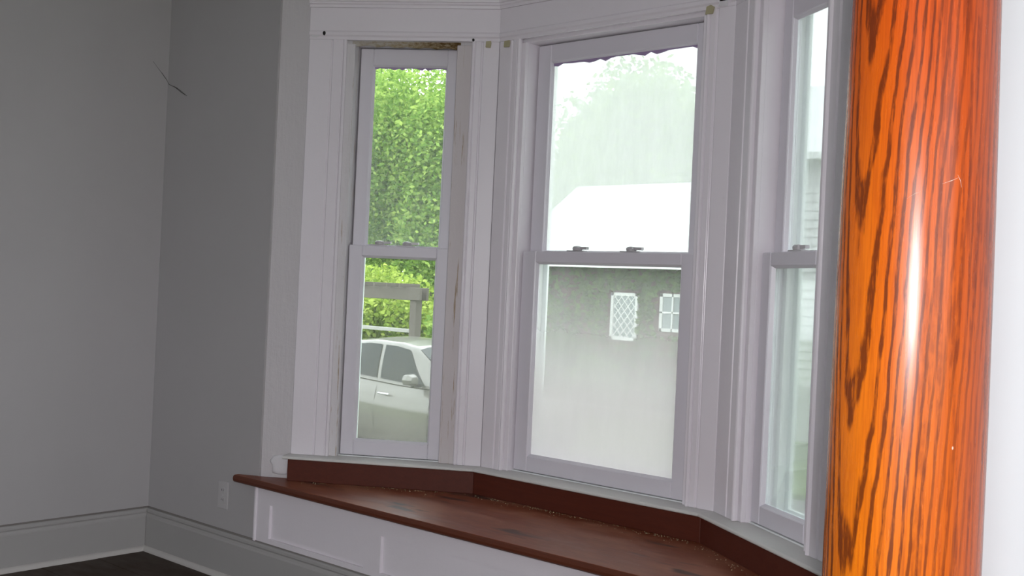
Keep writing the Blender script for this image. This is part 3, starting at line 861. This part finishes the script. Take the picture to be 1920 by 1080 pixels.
car = tag(empty('parked_car', (0, 0, 0)), 'silver compact car parked on the street beyond the windows', 'car')
XN, XT = 2.05, -2.10
def sstep(a, b, x):
    t_ = max(0, min(1, (x - a) / (b - a))); return t_ * t_ * (3 - 2 * t_)
def belt(x):      # top of the lower body: bonnet, window line, boot
    return np.interp(x, [-2.10, -2.0, -1.5, -0.8, 0.2, 0.95, 1.35, 1.75, 1.97, 2.05], [0.86, 0.98, 1.02, 0.985, 0.94, 0.93, 0.87, 0.79, 0.68, 0.56])
def half(x):
    return np.interp(x, [-2.10, -2.0, -1.7, -1.0, 0.5, 1.3, 1.7, 1.95, 2.05], [0.56, 0.70, 0.81, 0.86, 0.865, 0.85, 0.79, 0.64, 0.45])
def bottom(x):
    return np.interp(x, [-2.10, -1.9, -1.4, 1.4, 1.85, 2.05], [0.42, 0.30, 0.20, 0.19, 0.24, 0.36])
def roof(x):
    return np.interp(x, [-1.75, -1.45, -1.0, -0.5, 0.0, 0.3, 0.6, 1.05], [1.03, 1.26, 1.42, 1.475, 1.465, 1.42, 1.28, 0.945])
wheels_x = (1.28, -1.28); WR = 0.315
xs = list(np.linspace(XT, XN, 84)); NR = 16
body = MB(); idx = {}
for i, x in enumerate(xs):
    zb, zt2, hw = bottom(x), belt(x), half(x)
    for sgn in (0, 1):
        for j in range(NR + 1):
            u = j / NR
            z = zb + (zt2 - zb) * u
            y = hw * (0.93 + 0.07 * math.sin(math.pi * min(1, u * 1.05)) - 0.10 * max(0, u - 0.82) / 0.18 * 0.6 - 0.05 * max(0, 0.18 - u) / 0.18)
            y += 0.008 * math.exp(-((u - 0.62) / 0.05) ** 2)
            idx[(i, sgn, j)] = len(body.v); body.v.append((x, y if sgn else -y, z))
        for j, q in enumerate((0.6, 0.3, 0.0)):
            crown_z = 0.035 * (1 - q * q)
            idx[(i, sgn, NR + 1 + j)] = len(body.v); body.v.append((x, (1 if sgn else -1) * half(x) * q * 0.94, zt2 + crown_z))
def in_arch(a, b):
    cxm = sum(body.v[k][0] for k in (a, b)) / 2; czm = sum(body.v[k][2] for k in (a, b)) / 2
    return any((cxm - wx) ** 2 + (czm - 0.31) ** 2 < 0.36 ** 2 for wx in wheels_x)
for i in range(len(xs) - 1):
    for sgn in (0, 1):
        for j in range(NR + 3):
            a, b, c_, d = idx[(i, sgn, j)], idx[(i + 1, sgn, j)], idx[(i + 1, sgn, j + 1)], idx[(i, sgn, j + 1)]
            if j < NR and in_arch(a, c_): continue
            body.f.append((a, b, c_, d) if sgn == 0 else (d, c_, b, a))
for i in (0, len(xs) - 1):
    ring = [idx[(i, 0, j)] for j in range(NR + 4)] + [idx[(i, 1, j)] for j in range(NR + 3, -1, -1)]
    body.f.append(tuple(ring))
bo = body.build('body', M_cpaint, car, smooth=True)
m = MB(); m.box(-1.75, 1.75, -0.70, 0.70, 0.16, 0.60); m.build('underbody', M_blk, car)


def gh(x, u, sgn):
    """greenhouse surface: u 0 at window line, 1 at roof edge, up to 1.5 over the roof"""
    zb, zr = belt(x) - 0.02, roof(x)
    zr = max(zr, zb + 0.01)
    hb = half(x) * 0.90; hr = min(hb, 0.60)
    if u <= 1:
        y = hb + (hr - hb) * (u ** 1.25); z = zb + (zr - 0.05 - zb) * u
    else:
        q = (u - 1) / 0.5
        y = hr * math.cos(q * math.pi / 2) if False else hr * (1 - q); z = zr - 0.05 * (1 - q) ** 2
    return Vector((x, y * sgn, z))


gx = list(np.linspace(-1.72, 1.03, 60)); gu = [0, .15, .3, .45, .6, .75, .9, 1, 1.08, 1.2, 1.35, 1.5]
g = MB(); rows = []
for x in gx:
    rows.append([gh(x, u, -1) for u in gu] + [gh(x, u, 1) for u in reversed(gu[:-1])])
g.loop(rows, cap=False, closed=False)
go = g.build('roof', M_cpaint, car, smooth=True)


def gpanel(name, x0f, x1f, u0, u1, sgn, n=14, mat=M_cglass):
    m = MB(); rings = []
    for i in range(n + 1):
        ring = []
        for j in range(9):
            u = u0 + (u1 - u0) * j / 8
            xa, xb = x0f(u), x1f(u)
            x = xa + (xb - xa) * i / n
            p = gh(x, u, sgn); p.y += 0.010 * sgn; p.z += 0.002
            ring.append(p)
        rings.append(ring)
    m.loop(rings, cap=False, closed=False)
    return m.build(name, mat, car, smooth=True)


for sgn in (-1, 1):
    gpanel('side_window', lambda u: -0.12 - 0.10 * u, lambda u: 0.72 - 0.52 * u, 0.08, 0.93, sgn)
    gpanel('side_window', lambda u: -1.22 + 0.22 * u, lambda u: -0.19 - 0.10 * u, 0.08, 0.93, sgn)
# windscreen and rear screen lie over the roof shell's sloping ends
def screen(name, xa, xb, off):
    m = MB(); rings = []
    for i in range(9):
        x = xa + (xb - xa) * i / 8
        hb = min(half(x) * 0.9, 0.60 + 0.16 * abs(i / 8))
        rings.append([(x + off, y * hb * 0.93, roof(x) - 0.05 * (abs(y)) ** 3 + 0.008) for y in np.linspace(-1, 1, 11)])
    m.loop(rings, cap=False, closed=False); m.build(name, M_cglass, car, smooth=True)
screen('windscreen', 0.34, 1.00, 0.006)
screen('rear_screen', -1.10, -1.66, -0.006)
for wx in wheels_x:
    for sgn in (-1, 1):
        y0 = 0.845 * sgn; y1 = 0.66 * sgn
        ty = MB().lathe([(0.20, y0), (0.29, y0 + 0.004 * sgn), (WR, y0 - 0.03 * sgn), (WR, y1 + 0.03 * sgn), (0.29, y1), (0.20, y1)], (wx, 0, WR), 28, 'y').build('wheel', M_tyre, car, smooth=False)
        rm = MB(); rm.lathe([(0.205, y0 - 0.012 * sgn), (0.195, y0 + 0.002 * sgn), (0.17, y0 - 0.018 * sgn), (0.03, y0 - 0.010 * sgn), (0.028, y0 + 0.004 * sgn), (0.004, y0 + 0.004 * sgn)], (wx, 0, WR), 28, 'y')
        rm.build('rim', M_rim, ty)
    m = MB(); m.lathe([(0.36, -0.80), (0.36, -0.5)], (wx, 0, 0.31), 24, 'y')
m = MB()
for sgn in (-1, 1):
    mm = MB()
    mm.loop([[(0.60 + x, sgn * y, 1.02 + z) for y, z in ((0.86, -0.055), (0.90, -0.075), (1.04, -0.06), (1.06, 0.0), (1.03, 0.06), (0.92, 0.07), (0.865, 0.045))] for x in (-0.045, 0.02)]
            + [[(0.60 + 0.075, sgn * (0.955 + (y - 0.955) * 0.6), 1.02 + z * 0.6) for y, z in ((0.86, -0.055), (0.90, -0.075), (1.04, -0.06), (1.06, 0.0), (1.03, 0.06), (0.92, 0.07), (0.865, 0.045))]])
    mi = mm.build('wing_mirror', M_lamp if False else M_cpaint, car, bevel=0.01, segs=2)
    st_ = MB(); st_.box(0.585, 0.635, sgn * 0.80, sgn * 0.93, 0.93, 0.965); st_.build('mirror_stalk', M_blk, mi)
    for hx in (0.03, -1.0):
        h = MB(); h.tube([(hx - 0.09, sgn * 0.862, 0.80), (hx - 0.07, sgn * 0.885, 0.803), (hx + 0.07, sgn * 0.885, 0.803), (hx + 0.09, sgn * 0.862, 0.80)], 0.013, 8)
        h.build('door_handle', M_rim, car)
    hl = MB()
    hl.loop([[(x, sgn * (half(x) * k_ + 0.012), z) for k_, z in ((0.99, z0), (0.985, (z0 + z1) / 2), (0.93, z1))] for x, z0, z1 in
             ((1.45, 0.72, 0.77), (1.62, 0.66, 0.775), (1.82, 0.58, 0.735), (1.97, 0.55, 0.66))], cap=False, closed=False)
    hl.build('headlamp', M_lamp, car, smooth=True)
    tl_ = MB(); tl_.loop([[(x, sgn * (half(x) * k_ + 0.012), z) for k_, z in ((1.0, 0.70), (0.99, 0.82), (0.95, 0.92))] for x in (-1.75, -1.92, -2.03)], cap=False, closed=False)
    tl_.build('tail_lamp', M_tail, car, smooth=True)
    for xx, lean in ((-0.14, -0.02), (0.80, 0.05), (-1.05, 0.12)):
        ds = MB()
        ds.loop([[(xx + lean * (z - 0.3) + d_, sgn * (half(xx) * (0.93 + 0.07 * math.sin(math.pi * min(1, (z - 0.19) / 0.76 * 1.05))) + 0.004), z) for d_ in (-0.004, 0.004)] for z in np.linspace(0.27, 0.88, 10)], cap=False, closed=False)
        ds.build('door_seam', M_blk, car)
gr = MB(); gr.box(2.03, 2.06, -0.38, 0.38, 0.42, 0.54); gr.build('grille', M_blk, car)
bp_ = MB(); bp_.box(1.98, 2.08, -0.42, 0.42, 0.36, 0.41); bp_.build('bumper_lip', M_blk, car)
car.location = (-6.35, 7.30, G - 0.06)

# ------------------------------------------------------------------ ivy house across the street
M_brown = plain('brown_shingle_paint', (0.085, 0.036, 0.032), 0.85, var=0.3, scale=9)
M_white = plain('white_house_paint', (0.60, 0.61, 0.61), 0.6)
M_roofp = plain('pale_metal_roof', (0.70, 0.72, 0.72), 0.5)
M_pane = plain('house_window_glass', (0.20, 0.24, 0.25), 0.1)
hy, hx0, hx1, ez, rz_ = 14.2, -10.6, -6.4, 1.85, 3.5
ih = tag(empty('ivy_house', ((hx0 + hx1) / 2, hy + 3, G)), 'low brown house covered with ivy across the street', 'house')
cx_ = (hx0 + hx1) / 2
def hb(mb, name, mat, parent=None, base=(cx_, hy + 3, G), root=ih, **kw):
    mb.v = [(x - base[0], y - base[1], z - base[2]) for x, y, z in mb.v]
    return mb.build(name, mat, parent or root, **kw)
m = MB(); m.box(hx0, hx1, hy, hy + 4, G, ez); hb(m, 'wall', M_brown)
# courses of shingles on the street front
zc_ = G + 0.05
while zc_ < ez - 0.05:
    m = MB(); m.loop([[(x, hy, zc_), (x, hy - 0.022, zc_), (x, hy - 0.006, zc_ + 0.17), (x, hy, zc_ + 0.17)] for x in (hx0, hx1)])
    hb(m, 'shingle_course', M_brown); zc_ += 0.168
m = MB(); m.loop([[(x, hy - 0.5, ez - 0.05), (x, hy - 0.5, ez + 0.05), (x, hy + 2, rz_ + 0.1), (x, hy + 4.5, ez + 0.05), (x, hy + 4.5, ez - 0.05), (x, hy + 2, rz_)] for x in (hx0 - 0.4, hx1 + 0.4)])
rf = hb(m, 'roof', M_roofp)
m = MB(); m.box(hx0 - 0.4, hx1 + 0.4, hy - 0.53, hy - 0.50, ez - 0.10, ez + 0.08); hb(m, 'fascia', M_white, rf)
def house_window(x, z0, z1, w_, lattice):
    f = MB(); fwid = 0.06
    y0, y1 = hy - 0.06, hy - 0.0
    f.box(x - w_ / 2, x - w_ / 2 + fwid, y0, y1, z0, z1); f.box(x + w_ / 2 - fwid, x + w_ / 2, y0, y1, z0, z1)
    f.box(x - w_ / 2, x + w_ / 2, y0, y1, z0, z0 + fwid); f.box(x - w_ / 2, x + w_ / 2, y0, y1, z1 - fwid, z1)
    if lattice:
        n = 5; hgt = z1 - z0
        for i in range(-n, n + 4):
            for sg in (-1, 1):
                pts = []
                za = z0 + hgt * (i / n)
                p, q = (x - sg * w_ / 2, za), (x + sg * w_ / 2, za + w_ * 1.2)
                # clip to the frame
                tt0 = max(0, (z0 - p[1]) / (q[1] - p[1])); tt1 = min(1, (z1 - p[1]) / (q[1] - p[1]))
                if tt1 - tt0 < 0.05: continue
                a_ = (p[0] + (q[0] - p[0]) * tt0, y0 + 0.03, p[1] + (q[1] - p[1]) * tt0); b_ = (p[0] + (q[0] - p[0]) * tt1, y0 + 0.03, p[1] + (q[1] - p[1]) * tt1)
                f.tube([a_, b_], 0.012, 4)
    else:
        f.box(x - 0.015, x + 0.015, y0, y1, z0, z1); f.box(x - w_ / 2, x + w_ / 2, y0, y1, (z0 + z1) / 2 - 0.015, (z0 + z1) / 2 + 0.015)
    fo = hb(f, 'window', M_white)
    p = MB(); p.box(x - w_ / 2 + 0.02, x + w_ / 2 - 0.02, hy - 0.028, hy - 0.024, z0 + 0.02, z1 - 0.02); hb(p, 'pane', M_pane, fo)
house_window(-8.17, 0.40, 1.30, 0.62, True)
house_window(-7.10, 0.62, 1.32, 0.55, False)
# ivy on the front
n = 5200
px = RNG.uniform(hx0, hx1, n); pz = G + (ez - G) * RNG.random(n) ** 0.8
keep = np.ones(n, bool)
for wx, z0, z1, w_ in ((-8.17, 0.40, 1.30, 0.62), (-7.10, 0.62, 1.32, 0.55)):
    keep &= ~((abs(px - wx) < w_ / 2 + 0.04) & (pz > z0 - 0.05) & (pz < z1 + 0.05))
dens = 0.5 + 0.5 * np.sin(px * 2.3 + 1.5) * np.cos(pz * 1.9 + px) + 0.25 * (pz > 0.9)
keep &= RNG.random(n) < np.clip(dens, 0.12, 1)
px, pz = px[keep], pz[keep]
pts = np.stack([px - cx_, np.full(len(px), hy - 0.10) - (hy + 3) - 0.05 * RNG.random(len(px)), pz - G], 1)
iv = leaves('ivy', pts, 0.14, M_leafC, ih); iv['kind'] = 'stuff'

# ------------------------------------------------------------------ white sided house
sy, sx0, sx1, sz1 = 12.6, -5.3, 2.2, 3.4
wh = tag(empty('sided_house', ((sx0 + sx1) / 2, sy + 3, G)), 'white house with horizontal clapboard siding across the street', 'house')
bs_ = ((sx0 + sx1) / 2, sy + 3, G)
def wb(mb, name, mat, parent=None): return hb(mb, name, mat, parent, bs_, wh)
m = MB(); m.box(sx0, sx1, sy + 0.02, sy + 6, G, sz1); wb(m, 'wall', M_white)
m = MB(); m.box(sx0 - 0.02, sx1 + 0.02, sy - 0.01, sy + 0.03, G, 0.0); wb(m, 'foundation', plain('grey_foundation', (0.42, 0.42, 0.43), 0.9, var=0.15))
sid = MB(); sid.loop([[(x, 0.02, 0), (x, -0.012, 0), (x, 0.012, 0.133), (x, 0.02, 0.133)] for x in (sx0 - bs_[0], sx1 - bs_[0])])
proto = None; z = 0.0
while z < sz1 - 0.1:
    if proto is None:
        proto = sid.build('siding_board', M_white, wh); o = proto
    else:
        o = proto.copy(); COL.objects.link(o); o.parent = wh
    o.location = (0, sy - bs_[1], z - G); z += 0.133
m = MB(); m.loop([[(x, sy - 0.35, sz1), (x, sy - 0.35, sz1 + 0.1), (x, sy + 3, 5.2), (x, sy + 6.35, sz1 + 0.1), (x, sy + 6.35, sz1)] for x in (sx0 - 0.3, sx1 + 0.3)])
wb(m, 'roof', M_roofp)
m = MB(); m.box(sx0 - 0.03, sx0 + 0.09, sy - 0.03, sy + 0.02, G, sz1); wb(m, 'corner_board', M_white)
